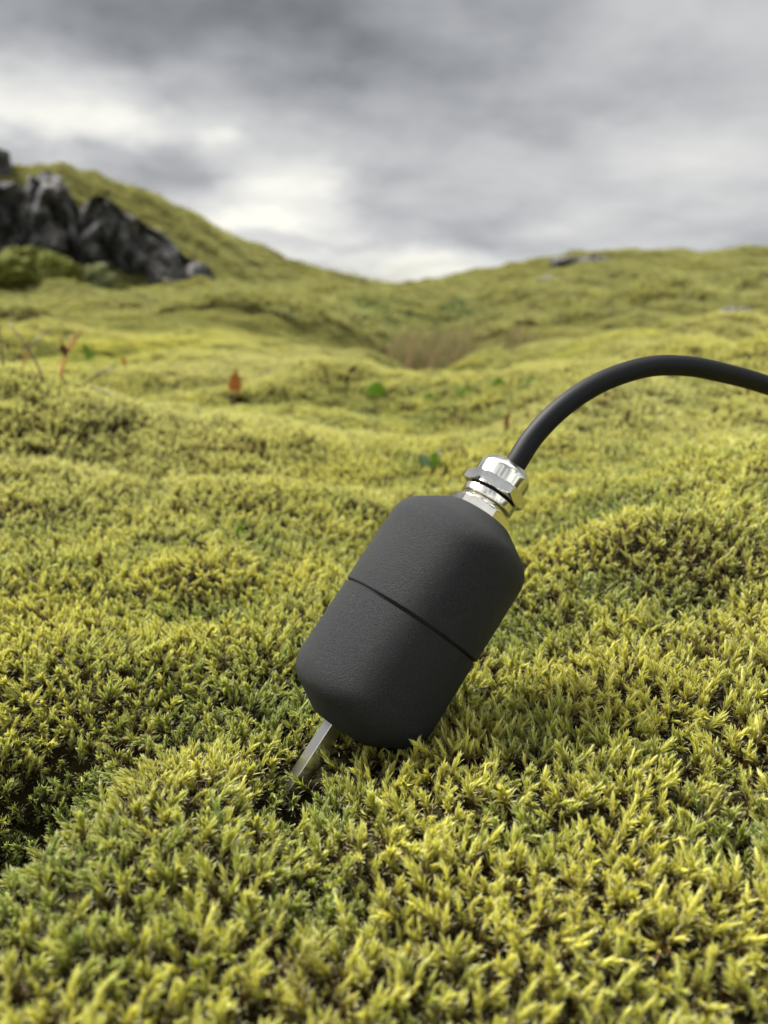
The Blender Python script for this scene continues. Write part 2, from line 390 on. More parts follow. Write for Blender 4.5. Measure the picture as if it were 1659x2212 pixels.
def scatter():
    rs = np.random.RandomState(11)
    P, S, V, T, Bn, LN, PA, OL = [], [], [], [], [], [], [], []
    def jgrid(x0, x1, y0, y1, sp_):
        gx, gy = np.meshgrid(np.arange(x0, x1, sp_), np.arange(y0, y1, sp_))
        gx = gx.ravel() + rs.uniform(-.5, .5, gx.size) * sp_; gy = gy.ravel() + rs.uniform(-.5, .5, gy.size) * sp_
        return gx, gy, np.hypot(gx, gy), np.degrees(np.arctan2(gx, gy))
    def add(x, y, sc, var, e, up, lean):
        n = normal(x, y, e); n /= np.linalg.norm(n, axis=1)[:, None]
        z = H(x, y)
        d = n * (1 - up) + np.array([0, 0, 1.]) * up
        lx = perlin(x / .03 + 3, y / .03, 21) * lean + rs.normal(0, .16, x.size) + .07; ly = perlin(x / .03, y / .03 + 8, 22) * lean + rs.normal(0, .17, x.size) - .05
        d[:, 0] += lx; d[:, 1] += ly; d /= np.linalg.norm(d, axis=1)[:, None]
        P.append(np.stack([x, y, z], -1)); S.append(sc); V.append(var); LN.append(d)
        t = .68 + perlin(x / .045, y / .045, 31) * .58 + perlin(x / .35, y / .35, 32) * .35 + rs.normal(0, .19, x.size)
        # greener in the sheltered hollows, with part of their shade put into the tint
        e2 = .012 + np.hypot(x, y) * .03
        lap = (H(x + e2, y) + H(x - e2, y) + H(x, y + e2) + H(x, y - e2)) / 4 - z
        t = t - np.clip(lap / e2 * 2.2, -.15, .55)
        gx_, gy_ = gpt(300, 1650); t = t - .45 * np.exp(-.5 * (((x - gx_) / .045) ** 2 + ((y - gy_) / .04) ** 2))  # left hollow: greener moss, and its shade painted into the tint
        r = np.hypot(x, y); t = t - .12 * sstep(r, 1.5, 4)
        b_ = np.clip(perlin(x / .022, y / .022, 41) * 1.3 - .48 + rs.normal(0, .16, x.size), 0, .8) * (r < 2)
        b_ = b_ + np.clip(perlin(x / .5, y / .5, 42) * 1.2 - .5, 0, .5) * sstep(r, .6, 2)
        bx, by = gpt(1480, 1340); b_ = b_ + np.clip(.42 + rs.normal(0, .2, x.size), 0, .9) * np.exp(-.5 * (((x - bx) / .028) ** 2 + ((y - by) / .018) ** 2))
        bx, by = gpt(60, 1760); b_ = b_ + .30 * np.exp(-.5 * (((x - bx) / .02) ** 2 + ((y - by) / .02) ** 2))
        PA.append(np.clip(sstep(r, .26, .6) * .7 * (1 - .6 * sstep(r, 1.5, 3)) * (.7 + perlin(x / .3, y / .3, 71)), 0, 1))  # paler band set by camera distance, a depth tone put into the colour
        OL.append(np.clip(sstep(r, 1.0, 3.2) * .72 + .25 * sstep(r, .8, 2) * perlin(x / .9, y / .9, 72), 0, .95))  # greyer with camera distance: haze-like fading put into the colour
        T.append(np.clip(t, 0, 1)); Bn.append(np.clip(b_, 0, 1))
    # single shoots
    x, y, r, a = jgrid(-.60, .60, .0, .62, .00220)
    k = (r < .60) & (np.abs(a) < np.where(r < .45, 56, 48)) | (r < .22)
    edge = rs.rand(x.size) > sstep(r, .48, .60)
    sxx, syy = gpt(618, 1730)
    hole = np.hypot((x - sxx) / .0092, (y - syy) / .0100) > rs.uniform(.6, 1.2, x.size)
    sparse = perlin(x / .012, y / .012, 61) + rs.normal(0, .15, x.size) > -.62
    hole &= sparse
    k &= edge & hole
    # keep clear of the housing body: nothing grows through it
    x, y = x[k], y[k]
    z = H(x, y); q = np.stack([x, y, z], -1) - np.array(SEAM)
    s = q @ np.array(AX); rad = np.linalg.norm(q - s[:, None] * np.array(AX), axis=1)
    inside = (s > -34) & (np.abs(s) < .036) & (rad < .0185)
    q2 = np.stack([x, y, z + .004], -1) - np.array(SEAM); s2 = q2 @ np.array(AX); rad2 = np.linalg.norm(q2 - s2[:, None] * np.array(AX), axis=1)
    inside |= (np.abs(s2) < .032) & (rad2 < .0165)
    # the moss is pushed aside along the stake
    lf = AX.cross(Vector((0, -1, 0))).normalized(); lf = lf if lf.x < 0 else -lf
    c0 = np.array(SEAM + lf * .002)
    for up_, rd in ((.003, .0050), (.006, .0058), (.009, .0050)):
        q3 = np.stack([x, y, z + up_], -1) - c0; s3 = q3 @ np.array(AX); d3 = np.linalg.norm(q3 - s3[:, None] * np.array(AX), axis=1)
        inside |= (s3 < -.026) & (s3 > -.0505) & (d3 < rd)
    x, y = x[~inside], y[~inside]
    sc = np.clip(rs.normal(1.04, .27, x.size), .5, 1.8) * (1 + .12 * perlin(x / .02, y / .02, 33))
    add(x, y, sc, rs.randint(0, NV, x.size), .004, .55, .30)
    # tufts, mid distance
    x, y, r, a = jgrid(-3.2, 3.2, .1, 3.6, .0125)
    k = (r > .46) & (r < 3.4) & (np.abs(a) < np.where(r < 1.6, 75, 58)) & (rs.rand(x.size) < sstep(r, .44, .56))
    k &= rs.rand(x.size) > sstep(r, 2.8, 3.4)
    add(x[k], y[k], rs.uniform(.85, 1.25, k.sum()), NV + rs.randint(0, NC, k.sum()), .012, .4, .2)
    # large tufts on the slopes
    x, y, r, a = jgrid(-11, 11, 1, 13, .052)
    k = (r > 2.7) & (r < 13) & (np.abs(a) < 55)
    add(x[k], y[k], rs.uniform(2.6, 5.0, k.sum()), NV + rs.randint(0, NC, k.sum()), .05, .3, .2)
    P = np.concatenate(P); S = np.concatenate(S); V = np.concatenate(V); T = np.concatenate(T); Bn = np.concatenate(Bn); D = np.concatenate(LN)
    # rotation: local z -> D with random spin
    n = len(P); ref = np.stack([np.cos(th := rs.rand(n) * 2 * np.pi), np.sin(th), np.zeros(n)], -1)
    ex = ref - (ref * D).sum(1)[:, None] * D; ex /= np.linalg.norm(ex, axis=1)[:, None]; ey = np.cross(D, ex)
    be = -np.arcsin(np.clip(ex[:, 2], -1, 1)); al = np.arctan2(ey[:, 2], D[:, 2]); ga = np.arctan2(ex[:, 1], ex[:, 0])
    P[:, 2] -= .0005 * S
    me = bpy.data.meshes.new('moss'); me.vertices.add(n); me.vertices.foreach_set('co', P.astype(np.float32).ravel())
    def attr(nm, ty, dat, key='value'):
        q_ = me.attributes.new(nm, ty, 'POINT'); q_.data.foreach_set(key, dat)
    attr('rot', 'FLOAT_VECTOR', np.stack([al, be, ga], -1).astype(np.float32).ravel(), 'vector')
    attr('size', 'FLOAT', S.astype(np.float32)); attr('var', 'INT', V.astype(np.int32))
    attr('pale', 'FLOAT', np.concatenate(PA).astype(np.float32)); attr('olive', 'FLOAT', np.concatenate(OL).astype(np.float32))
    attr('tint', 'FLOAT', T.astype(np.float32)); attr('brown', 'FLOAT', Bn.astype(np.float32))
    me.update()
    o = bpy.data.objects.new('moss', me); COL.objects.link(o)
    tag(o, 'thick yellow green woolly moss carpet covering the whole ground', 'moss', kind='stuff')
    g = bpy.data.node_groups.new('moss_scatter', 'GeometryNodeTree')
    g.interface.new_socket('Geometry', in_out='INPUT', socket_type='NodeSocketGeometry')
    g.interface.new_socket('Geometry', in_out='OUTPUT', socket_type='NodeSocketGeometry')
    gi = g.nodes.new('NodeGroupInput'); go = g.nodes.new('NodeGroupOutput')
    ip = g.nodes.new('GeometryNodeInstanceOnPoints'); ci = g.nodes.new('GeometryNodeCollectionInfo')
    ci.inputs['Collection'].default_value = src; ci.inputs['Separate Children'].default_value = True; ci.inputs['Reset Children'].default_value = True
    def na_(nm, ty):
        q_ = g.nodes.new('GeometryNodeInputNamedAttribute'); q_.data_type = ty; q_.inputs['Name'].default_value = nm; return q_.outputs['Attribute']
    L = g.links.new
    L(gi.outputs[0], ip.inputs['Points']); L(ci.outputs[0], ip.inputs['Instance']); ip.inputs['Pick Instance'].default_value = True
    L(na_('var', 'INT'), ip.inputs['Instance Index']); L(na_('rot', 'FLOAT_VECTOR'), ip.inputs['Rotation']); L(na_('size', 'FLOAT'), ip.inputs['Scale'])
    L(ip.outputs[0], go.inputs[0])
    mo = o.modifiers.new('scatter', 'NODES'); mo.node_group = g
    print('moss points', n)

# ------------------------------------------------------------------ the soil sensor
AXc = (0.55, 0.82, 0.17)        # right, up, forward in camera axes
AX = Vector((AXc[0], AXc[1] * sp + AXc[2] * cp, AXc[1] * cp - AXc[2] * sp)).normalized()
SEAM = at(885, 1342, 0.202)
scatter()

pm, N = mat('sintered_nylon')
oc = N.n('ShaderNodeTexCoord').outputs['Object']
g1 = N.noise(oc, 4200, 3, .7); g2 = N.noise(oc, 2300, 3, .6); g3 = N.noise(oc, 60, 3, .5)
vv = N.n('ShaderNodeTexVoronoi', i={'Vector': oc, 'Scale': 1100.0}).outputs['Distance']
spk = N.mapr(vv, .0, .16, 1, 0)
spk = N.m('MULTIPLY', spk, N.mapr(g2, .5, .62))
# faint layer contours of the print
wv_ = N.n('ShaderNodeTexWave', wave_type='BANDS', bands_direction='DIAGONAL', i={'Vector': oc, 'Scale': 420.0, 'Distortion': 5.0, 'Detail': 2.0, 'Detail Scale': 1.4}).outputs['Fac']
cc = N.mix(N.mapr(N.noise(oc, 2600, 2, .6), .35, .65), (0.002, 0.0026, 0.0042), (0.017, 0.0195, 0.025))
cc = N.mix(N.mapr(g3, .45, .7, 0, .35), cc, (0.015, 0.016, 0.018))
cc = N.mix(N.m('MULTIPLY', spk, .8), cc, (0.16, 0.16, 0.16))
h = N.m('ADD', N.m('MULTIPLY', g1, .9), N.m('ADD', N.m('MULTIPLY', g2, .45), N.m('MULTIPLY', g3, .3)))
bs = N.n('ShaderNodeBsdfPrincipled', i={'Base Color': cc, 'Roughness': .6, 'Specular IOR Level': .30, 'Normal': bump(N, h, .9, .0007)})
out(N, bs.outputs[0])

nm_, N = mat('nickel_brass')
oc = N.n('ShaderNodeTexCoord').outputs['Object']
st = N.n('ShaderNodeMapping', i={'Vector': oc, 'Scale': (1, 1, 9)}).outputs[0]
s1 = N.noise(st, 700, 3, .6); s2 = N.noise(oc, 240, 3, .5)
bs = N.n('ShaderNodeBsdfPrincipled', i={'Base Color': (0.70, 0.68, 0.63, 1), 'Metallic': 1.0, 'Roughness': N.mapr(s2, .3, .7, .10, .20), 'Normal': bump(N, s1, .10, .0001)})
out(N, bs.outputs[0])
sm_, N = mat('brushed_steel')
oc = N.n('ShaderNodeTexCoord').outputs['Object']
st = N.n('ShaderNodeMapping', i={'Vector': oc, 'Scale': (6, 6, .4)}).outputs[0]
s1 = N.noise(st, 900, 4, .6)
bs = N.n('ShaderNodeBsdfPrincipled', i={'Base Color': (0.52, 0.51, 0.49, 1), 'Metallic': 1.0, 'Roughness': .24, 'Normal': bump(N, s1, .15, .0001)})
out(N, bs.outputs[0])
rm, N = mat('cable_rubber')
oc = N.n('ShaderNodeTexCoord').outputs['Object']
s1 = N.noise(oc, 900, 3, .6)
bs = N.n('ShaderNodeBsdfPrincipled', i={'Base Color': (0.0022, 0.0030, 0.0052, 1), 'Roughness': .6, 'Specular IOR Level': .22, 'Normal': bump(N, s1, .25, .0001)})
out(N, bs.outputs[0])

def fillet(pts, n=7):
    """profile [(r, z, fillet radius)] -> rounded list of (r, z)"""
    o_ = []
    for i, (r_, z_, f_) in enumerate(pts):
        if f_ == 0 or i in (0, len(pts) - 1): o_.append((r_, z_)); continue
        p = Vector((r_, z_)); a = Vector(pts[i - 1][:2]) - p; b_ = Vector(pts[i + 1][:2]) - p
        la, lb = a.length, b_.length; a.normalize(); b_.normalize()
        ang = a.angle(b_); d = min(f_ / math.tan(ang / 2), la * .49, lb * .49)
        p0, p1 = p + a * d, p + b_ * d
        for k in range(n + 1):
            w = k / n; q = p0 * (1 - w) ** 2 + p * 2 * w * (1 - w) + p1 * w * w; o_.append((q.x, q.y))
    return o_
def lathe(name, prof, m_, parent, seg=96, shape=None):
    v, f = [], []
    for i, (r_, z_) in enumerate(prof):
        for k in range(seg):
            a = 2 * math.pi * k / seg; q = r_ if shape is None else shape(r_, z_, a)
            v.append((q * math.cos(a), q * math.sin(a), z_))
    for i in range(len(prof) - 1):
        for k in range(seg):
            k2 = (k + 1) % seg; f.append((i * seg + k, i * seg + k2, (i + 1) * seg + k2, (i + 1) * seg + k))
    if prof[0][0] > 1e-6: f.append(tuple(range(seg))[::-1])
    if prof[-1][0] > 1e-6: f.append(tuple((len(prof) - 1) * seg + k for k in range(seg)))
    me = pymesh(name, v, f)
    bm = bmesh.new(); bm.from_mesh(me); bmesh.ops.recalc_face_normals(bm, faces=bm.faces); bm.to_mesh(me); bm.free()
    o = link(name, me, m_, parent, smooth=True, world=False)
    return o
def sharp(o, ang=32):
    me = o.data; bm = bmesh.new(); bm.from_mesh(me)
    for e in bm.edges:
        if len(e.link_faces) == 2 and e.calc_face_angle(0) > R(ang): e.smooth = False
    bm.to_mesh(me); bm.free()
MMm = .001
def mmp(l): return [tuple(q * MMm for q in p) for p in l]

probe = empty('soil_sensor', SEAM)
probe.rotation_mode = 'QUATERNION'
# local x axis faces left/up in the picture so that the flats of the gland and stake can be aimed
q0 = AX.to_track_quat('Z', 'Y')
probe.rotation_quaternion = q0
tag(probe, 'charcoal plastic soil sensor leaning in the moss on a steel stake with black cable', 'sensor')
o = lathe('upper_housing', fillet(mmp([(17, .35, 0), (19.75, .35, .15), (20.1, .75, .3), (20.1, 26.1, 8), (9.8, 33.6, 3.0), (0, 34.4, 0)]), 9), pm, probe); sharp(o, 50)
o = lathe('lower_housing', fillet(mmp([(0, -32.7, 0), (8.6, -32.2, 2.6), (19.9, -25.6, 8), (19.9, -.32, 0), (19.8, -.30, 0), (17, -.30, 0)]), 9), pm, probe); sharp(o, 50)
o = lathe('joint_ring', mmp([(18.9, -.9), (19.35, -.6), (19.35, .6), (18.9, .9)]), rm, probe)

gl = empty('cable_gland', (0, 0, 0)); gl.parent = probe; gl.location.z = -.0014; gl.scale = (1.05, 1.05, 1.02)
def hexr(af, rot, chz=None):
    """distance to a hexagon outline (across-flats af) cut by a cone"""
    def fn(r_, z_, a):
        b_ = (a - rot + math.pi / 6) % (math.pi / 3) - math.pi / 6
        return min(r_, af / 2 / math.cos(b_))
    return fn
HROT = R(8)
def hexnut(name, af, z0, z1, ch0, ch1, rot, parent, m_, rin=.3):
    rc = af / math.sqrt(3); pr = [(rin, z0)]
    def prof(z):
        r_ = rc * 1.001
        if z - z0 < ch0: r_ = min(r_, af / 2 * .985 + (z - z0) * 1.7)
        if z1 - z < ch1: r_ = min(r_, af / 2 * .985 + (z1 - z) * 1.7)
        return r_
    n = 26
    for k in range(n + 1):
        z = z0 + (z1 - z0) * k / n; pr.append((prof(z), z))
    pr.append((rin, z1))
    o = lathe(name, mmp(pr), m_, parent, seg=180, shape=hexr(af * MMm, rot)); sharp(o, 24); return o
hexnut('base_nut', 15.0, 33.2, 37.0, 0, .5, HROT, gl, nm_)
o = lathe('threaded_body', fillet(mmp([(4, 36.6, 0), (7.2, 37.0, .0), (7.25, 37.35, .0), (6.4, 37.5, 0), (6.3, 37.8, 0), (6.8, 37.95, 0), (6.35, 38.15, 0), (6.8, 38.3, 0), (6.3, 38.5, 0), (4, 38.6, 0)])), nm_, gl); sharp(o)
o = lathe('collar', fillet(mmp([(4, 38.45, 0), (6.95, 38.45, .2), (7.25, 38.7, .2), (7.25, 40.5, .25), (6.9, 40.8, .2), (4, 40.85, 0)]), 4), nm_, gl); sharp(o)
o = lathe('neck', mmp([(4, 40.7), (6.1, 40.75), (6.35, 40.95), (6.1, 41.15), (6.3, 41.3), (6.1, 41.5), (4, 41.55)]), rm, gl)
o = hexnut('cap_nut', 15.2, 41.35, 44.7, 1.3, .9, HROT + R(4), gl, nm_)
o = lathe('cap_dome', fillet(mmp([(4, 44.3, 0), (7.15, 44.5, 0), (7.2, 48.6, 2.8), (5.4, 50.7, 2.2), (3.6, 51.0, .3), (3.3, 50.0, 0)]), 8), nm_, gl); sharp(o, 40)

# stake: square bar standing on its edge, chisel point down in the moss
def stake():
    w = 2.7 * MMm; z0, z1, z2 = -31.6 * MMm, -55 * MMm, -68 * MMm
    v, f = [], []
    ch = .12 * MMm
    def ring(s_, z, tp=1.0):
        pts = []
        for k in range(4):
            a = math.pi / 2 * k; c_ = Vector((math.cos(a), math.sin(a))) * w * 1.05 * s_; tdir = Vector((-math.sin(a), math.cos(a)))
            for sg in (-1, 1):
                q = c_ - c_.normalized() * ch + tdir * ch * sg
                pts.append((q.x, q.y * tp, z))
        return pts
    for s_, z, tp in ((1, z0, 1), (1, z1, 1), (.75, (z1 + z2) / 2, .9), (.12, z2, .6)): v += ring(s_, z, tp)
    for i in range(3):
        for k in range(8): k2 = (k + 1) % 8; f.append((i * 8 + k, i * 8 + k2, (i + 1) * 8 + k2, (i + 1) * 8 + k))
    f.append(tuple(range(8))); f.append(tuple(24 + k for k in range(8)))
    me = pymesh('stake', v, f); bm = bmesh.new(); bm.from_mesh(me); bmesh.ops.recalc_face_normals(bm, faces=bm.faces); bm.to_mesh(me); bm.free()
    o = link('stake', me, sm_, probe, smooth=False)
    return o
stk = stake()
stk.matrix_parent_inverse = Matrix.Identity(4)
# aim its edge at the camera: find the local direction towards the lens
toc = probe.rotation_quaternion.inverted() @ (Vector((0, 0, HC)) - SEAM)
ang = math.atan2(toc.y, toc.x)
lft = Vector((-math.sin(ang), math.cos(ang), 0))
wl = probe.rotation_quaternion @ lft
if wl.x > 0: lft = -lft
stk.location = lft * .0020; stk.rotation_euler = (0, 0, ang + R(9) * (1 if (probe.rotation_quaternion @ Vector((-math.sin(ang), math.cos(ang), 0))).x < 0 else -1))

# cable: centre line through the pixels of the photograph, with its own depth
CP = [(1090, 1032, .2075), (1111.5, 1005, .2085), (1148, 948, .2095), (1199, 893, .2105), (1258, 848, .2125), (1322, 815, .2150), (1399, 792.5, .219), (1470, 790, .2245), (1542, 801, .2315), (1659, 833, .246), (1800, 890, .268), (1990, 985, .30), (2250, 1090, .34), (2600, 1130, .38)]
pts = [SEAM + AX * .046] + [at(*q) for q in CP[1:]]
def catmull(P_, n=14):
    o_ = []
    for i in range(len(P_) - 1):
        p0 = P_[max(i - 1, 0)]; p1 = P_[i]; p2 = P_[i + 1]; p3 = P_[min(i + 2, len(P_) - 1)]
        for k in range(n):
            u = k / n
            o_.append(.5 * ((2 * p1) + (p2 - p0) * u + (2 * p0 - 5 * p1 + 4 * p2 - p3) * u * u + (3 * p1 - p0 - 3 * p2 + p3) * u ** 3))
    o_.append(P_[-1].copy()); return o_
def tube(P_, rad, seg=20, up=Vector((0, 0, 1))):
    v, f = [], []; n = len(P_); nrm = None
    for i, p in enumerate(P_):
        tg = (P_[min(i + 1, n - 1)] - P_[max(i - 1, 0)]).normalized()
        if nrm is None: nrm = tg.cross(up).normalized() if abs(tg.dot(up)) < .95 else tg.orthogonal().normalized()
        nrm = (nrm - tg * nrm.dot(tg)).normalized(); bn = tg.cross(nrm)
        r_ = rad(i / (n - 1)) if callable(rad) else rad
        for k in range(seg):
            a = 2 * math.pi * k / seg; v.append(p + (nrm * math.cos(a) + bn * math.sin(a)) * r_)
    for i in range(n - 1):
        for k in range(seg): k2 = (k + 1) % seg; f.append((i * seg + k, i * seg + k2, (i + 1) * seg + k2, (i + 1) * seg + k))
    f.append(tuple(range(seg))[::-1]); f.append(tuple((n - 1) * seg + k for k in range(seg)))
    return v, f
cl_ = catmull(pts)
for _ in range(6):
    cl_ = [cl_[0]] + [(cl_[i - 1] + cl_[i] * 2 + cl_[i + 1]) / 4 for i in range(1, len(cl_) - 1)] + [cl_[-1]]
v, f = tube(cl_, .00295, 32)
inv = Matrix.LocRotScale(SEAM, probe.rotation_quaternion, None).inverted()
v = [inv @ q for q in v]
co = link('cable', pymesh('cable', v, f), rm, probe, world=False)
v, f = tube([inv @ q for q in cl_[:9]], .0033, 32)   # rubber seal lip inside the gland mouth
link('seal', pymesh('seal', v[:32 * 9], f), rm, gl, world=False)

# ------------------------------------------------------------------ rocks
km, N = mat('basalt')
oc = N.n('ShaderNodeNewGeometry').outputs['Position']
k1 = N.noise(oc, 3.2, 7, .65, .3); k2 = N.noise(oc, 14, 6, .7); k3 = N.noise(oc, 6, 4, .6, .6)
cc = N.mix(N.mapr(k1, .35, .65), (0.016, 0.016, 0.018), (0.080, 0.077, 0.079))
cc = N.mix(N.mapr(k2, .52, .64, 0, .8), cc, (0.24, 0.235, 0.235))
cc = N.mix(N.mapr(k3, .58, .68, 0, .5), cc, (0.07, 0.055, 0.042))
bs = N.n('ShaderNodeBsdfPrincipled', i={'Base Color': cc, 'Roughness': .9, 'Normal': bump(N, N.m('ADD', k2, k1), .9, .06)})
out(N, bs.outputs[0])

def VC(q):
    v = mnoise.voronoi(q * 2.6)[0]; v2 = mnoise.voronoi(q * 7)[0]
    return (min(1, (v[1] - v[0]) * 4) - 1) * -.55 - v[0] * .5 + (min(1, (v2[1] - v2[0]) * 3) - 1) * -.22
def rock_sheet(name, top, bottom_y, r0, lean, seed, label, group, amp=.17):
    """craggy outcrop: a front face standing in front of the slope, with a top running back into it"""
    xs = np.linspace(top[0][0], top[-1][0], 90); ty = np.interp(xs, [q[0] for q in top], [q[1] for q in top])
    nv, nt = 60, 14; V_, F_ = [], []
    for i, (px, py) in enumerate(zip(xs, ty)):
        u = i / (len(xs) - 1); round_ = math.sqrt(max(0, 1 - (2 * u - 1) ** 4))
        for j in range(nv + nt):
            if j < nv:
                w = j / (nv - 1); yy = bottom_y + (py - bottom_y) * w; r_ = r0 + lean * w ** 1.5 + (1 - round_) * .45
                d = ray(px, yy); d = d / math.hypot(d.x, d.y)
                p = Vector((0, 0, HC)) + d * r_
            else:
                w = (j - nv + 1) / nt; p = Vector((0, 0, HC)) + ray(px, py) / math.hypot(ray(px, py).x, ray(px, py).y) * (r0 + lean + (1 - round_) * .45 + w * 1.0)
                p.z -= .25 * w * w + .3 * w * (1 - round_)
            s_ = Vector((seed * 7.1, 0, 0))
            q = Vector((p.x * 1.0, p.y, p.z * .7)) + s_
            dn = mnoise.fractal(q * 2.2, .9, 2.1, 6, noise_basis='VORONOI_F1') if False else (mnoise.noise(q * 1.9) * .9 + abs(mnoise.noise(q * 4.6)) * -.9 + mnoise.noise(q * 10) * .28 + VC(q) + abs(mnoise.noise(q * 21)) * -.22)
            hor = Vector((p.x, p.y, 0)).normalized()
            fade = min(1, 3 * min(j, nv + nt - j) / nv + .4)
            p = p + hor * dn * amp * 1.9 * fade + Vector((0, 0, 1)) * mnoise.noise(q * 5 + Vector((3, 3, 3))) * amp * .35 * fade
            V_.append(p)
    m_ = nv + nt
    for i in range(len(xs) - 1):
        for j in range(m_ - 1): F_.append((i * m_ + j, (i + 1) * m_ + j, (i + 1) * m_ + j + 1, i * m_ + j + 1))
    me = pymesh(name, V_, F_); o = link(name, me, km); sharp(o, 45)
    o['label'] = label; o['category'] = 'rock'; o['group'] = group; return o
GR = 'dark crags of the outcrop on the left slope'
rock_sheet('rock_outcrop', [(138, 500), (160, 452), (220, 436), (262, 458), (300, 478), (360, 515), (410, 550), (445, 575), (485, 625)], 668, 5.25, .2, 3, 'widest dark basalt crag of the left slope, descending to the right under a mossy slope', GR)
rock_sheet('rock_outcrop', [(50, 440), (60, 385), (90, 372), (128, 388), (150, 420), (172, 470), (190, 520)], 655, 5.28, .25, 5, 'tall rounded dark crag between the widest crag and the leftmost jagged one', GR)
rock_sheet('rock_outcrop', [(-260, 420), (-150, 372), (-90, 380), (-20, 400), (30, 392), (70, 410), (100, 450), (125, 520)], 650, 5.30, .2, 8, 'leftmost jagged dark crag with pale lichen patches, cut off by the left picture edge', GR)
rock_sheet('rock_pillar', [(-70, 400), (-50, 335), (-10, 322), (22, 330), (27, 400)], 470, 6.3, .1, 12, 'small upright rock stub on the skyline at the left picture edge', GR, .05)

def boulder(name, loc, rad, seed, m_, label, cat, group=None, amp=.3, sub=4, freq=1.3):
    if cat == 'boulder': amp *= 1.5; freq *= 1.3; sub = 5
    bm = bmesh.new(); bmesh.ops.create_icosphere(bm, subdivisions=sub, radius=1)
    for v in bm.verts:
        q = v.co * freq + Vector((seed * 3.7, seed, 0))
        k = 1 + amp * (mnoise.noise(q) - .6 * abs(mnoise.noise(q * 2.7)) + .3 * mnoise.noise(q * 6))
        v.co = Vector((v.co.x * rad[0], v.co.y * rad[1], v.co.z * rad[2])) * k
    me = bpy.data.meshes.new(name); bm.to_mesh(me); bm.free()
    o = link(name, me, m_); o.location = loc
    if m_ is km: sharp(o, 40)
    o['label'] = label; o['category'] = cat
    if group: o['group'] = group
    return o
def hm(name, c0, c1, c2):
    m_, N = mat(name)
    oc = N.n('ShaderNodeNewGeometry').outputs['Position']
    a = N.noise(oc, 40, 6, .7); b_ = N.noise(oc, 7, 4, .6)
    cc = N.mix(N.mapr(a, .35, .65), c0, c1); cc = N.mix(N.mapr(b_, .5, .7, 0, .6), cc, c2)
    bs = N.n('ShaderNodeBsdfPrincipled', i={'Base Color': cc, 'Roughness': .95, 'Specular IOR Level': .1, 'Normal': bump(N, a, 1.0, .04)})
    out(N, bs.outputs[0]); return m_
hmoss = hm('mossy_cover', (0.06, 0.07, 0.012), (0.22, 0.23, 0.05), (0.10, 0.12, 0.02))
hpale = hm('pale_bush_cover', (0.14, 0.15, 0.06), (0.33, 0.35, 0.17), (0.2, 0.2, 0.1))
hgrn = hm('heath_cover', (0.02, 0.04, 0.010), (0.07, 0.12, 0.035), (0.09, 0.12, 0.06))
def onray(px, py, r):
    d = ray(px, py); return Vector((0, 0, HC)) + d * (r / math.hypot(d.x, d.y))
GM = 'moss covered boulders at the foot of the dark outcrop'
boulder('mossy_boulder', onray(60, 588, 4.75), (.19, .2, .11), 1, hmoss, 'yellow green mossy boulder higher behind another at the foot of the outcrop', 'boulder', GM)
boulder('mossy_boulder', onray(5, 606, 4.5), (.20, .22, .13), 2, hmoss, 'lower mossy boulder touching the left picture edge below the outcrop', 'boulder', GM)
boulder('mossy_boulder', onray(120, 608, 4.65), (.16, .18, .12), 6, hmoss, 'small mossy boulder right of the two larger ones below the outcrop', 'boulder', GM)
boulder('mossy_boulder', onray(212, 604, 4.9), (.095, .1, .085), 3, hpale, 'small pale green round bush standing against the dark crag', 'boulder', GM)  # a pale bush, built with the boulder shape
GRR = 'dark rocks showing through the moss of the right hill'
for (px, py, k, rad, seed, lab) in ((1232, 571, 1.0, (.24, .2, .07), 11, 'dark flat rock on the skyline of the right hill'),
                                (1285, 562, 1.0, (.20, .2, .04), 12, 'thin dark rock beside the flat one on the right hill skyline'),
                                (1178, 602, 1.0, (.08, .30, .03), 13, 'narrow dark rock shape added for the crease below the right hill skyline'),  # dark shape added in place of the hill crease
                                (1130, 626, 1.0, (.07, .16, .02), 14, 'dark rock shape added for the lower end of the crease on the right hill'),  # second added shape, standing for the low end of the crease
                                (1590, 683, 1.0, (.045, .06, .025), 15, 'dark grey rock low on the right slope near the right picture edge'),
                                ):
    p = hit(px, py + 6, 1.5)
    boulder('hill_rock', p + Vector((0, 0, rad[2] * .45)), rad, seed, km, lab, 'rock', GRR, .35, 3)

# ------------------------------------------------------------------ small plants
def leafmat(name, c0, c1, trl=.35, rough=.45):
    m_, N = mat(name)
    oc = N.n('ShaderNodeTexCoord').outputs['Object']
    a = N.noise(oc, 260, 4, .6); b_ = N.noise(oc, 900, 3, .6)
    cc = N.mix(N.mapr(a, .35, .65), c0, c1)
    p = N.n('ShaderNodeBsdfPrincipled', i={'Base Color': cc, 'Roughness': rough, 'Normal': bump(N, b_, .3, .0003)})
    tr_ = N.n('ShaderNodeBsdfTranslucent', i={'Color': cc})
    out(N, N.n('ShaderNodeMixShader', i={0: trl, 1: p.outputs[0], 2: tr_.outputs[0]}).outputs[0]); return m_
green = leafmat('green_leaf', (0.12, 0.22, 0.02), (0.20, 0.34, 0.03))
bluegreen = leafmat('bluish_leaf', (0.10, 0.17, 0.08), (0.17, 0.25, 0.13), .2, .35)
orange = leafmat('dead_orange_leaf', (0.32, 0.12, 0.04), (0.46, 0.20, 0.07))
brown = leafmat('dead_brown_leaf', (0.06, 0.025, 0.012), (0.12, 0.05, 0.02), .15)
stemr = leafmat('orange_stem', (0.44, 0.21, 0.04), (0.36, 0.13, 0.04), .1)
stemb = leafmat('brown_stem', (0.05, 0.028, 0.018), (0.10, 0.05, 0.03), .0)
pale_tip = leafmat('pale_bud', (0.35, 0.35, 0.22), (0.45, 0.42, 0.3))

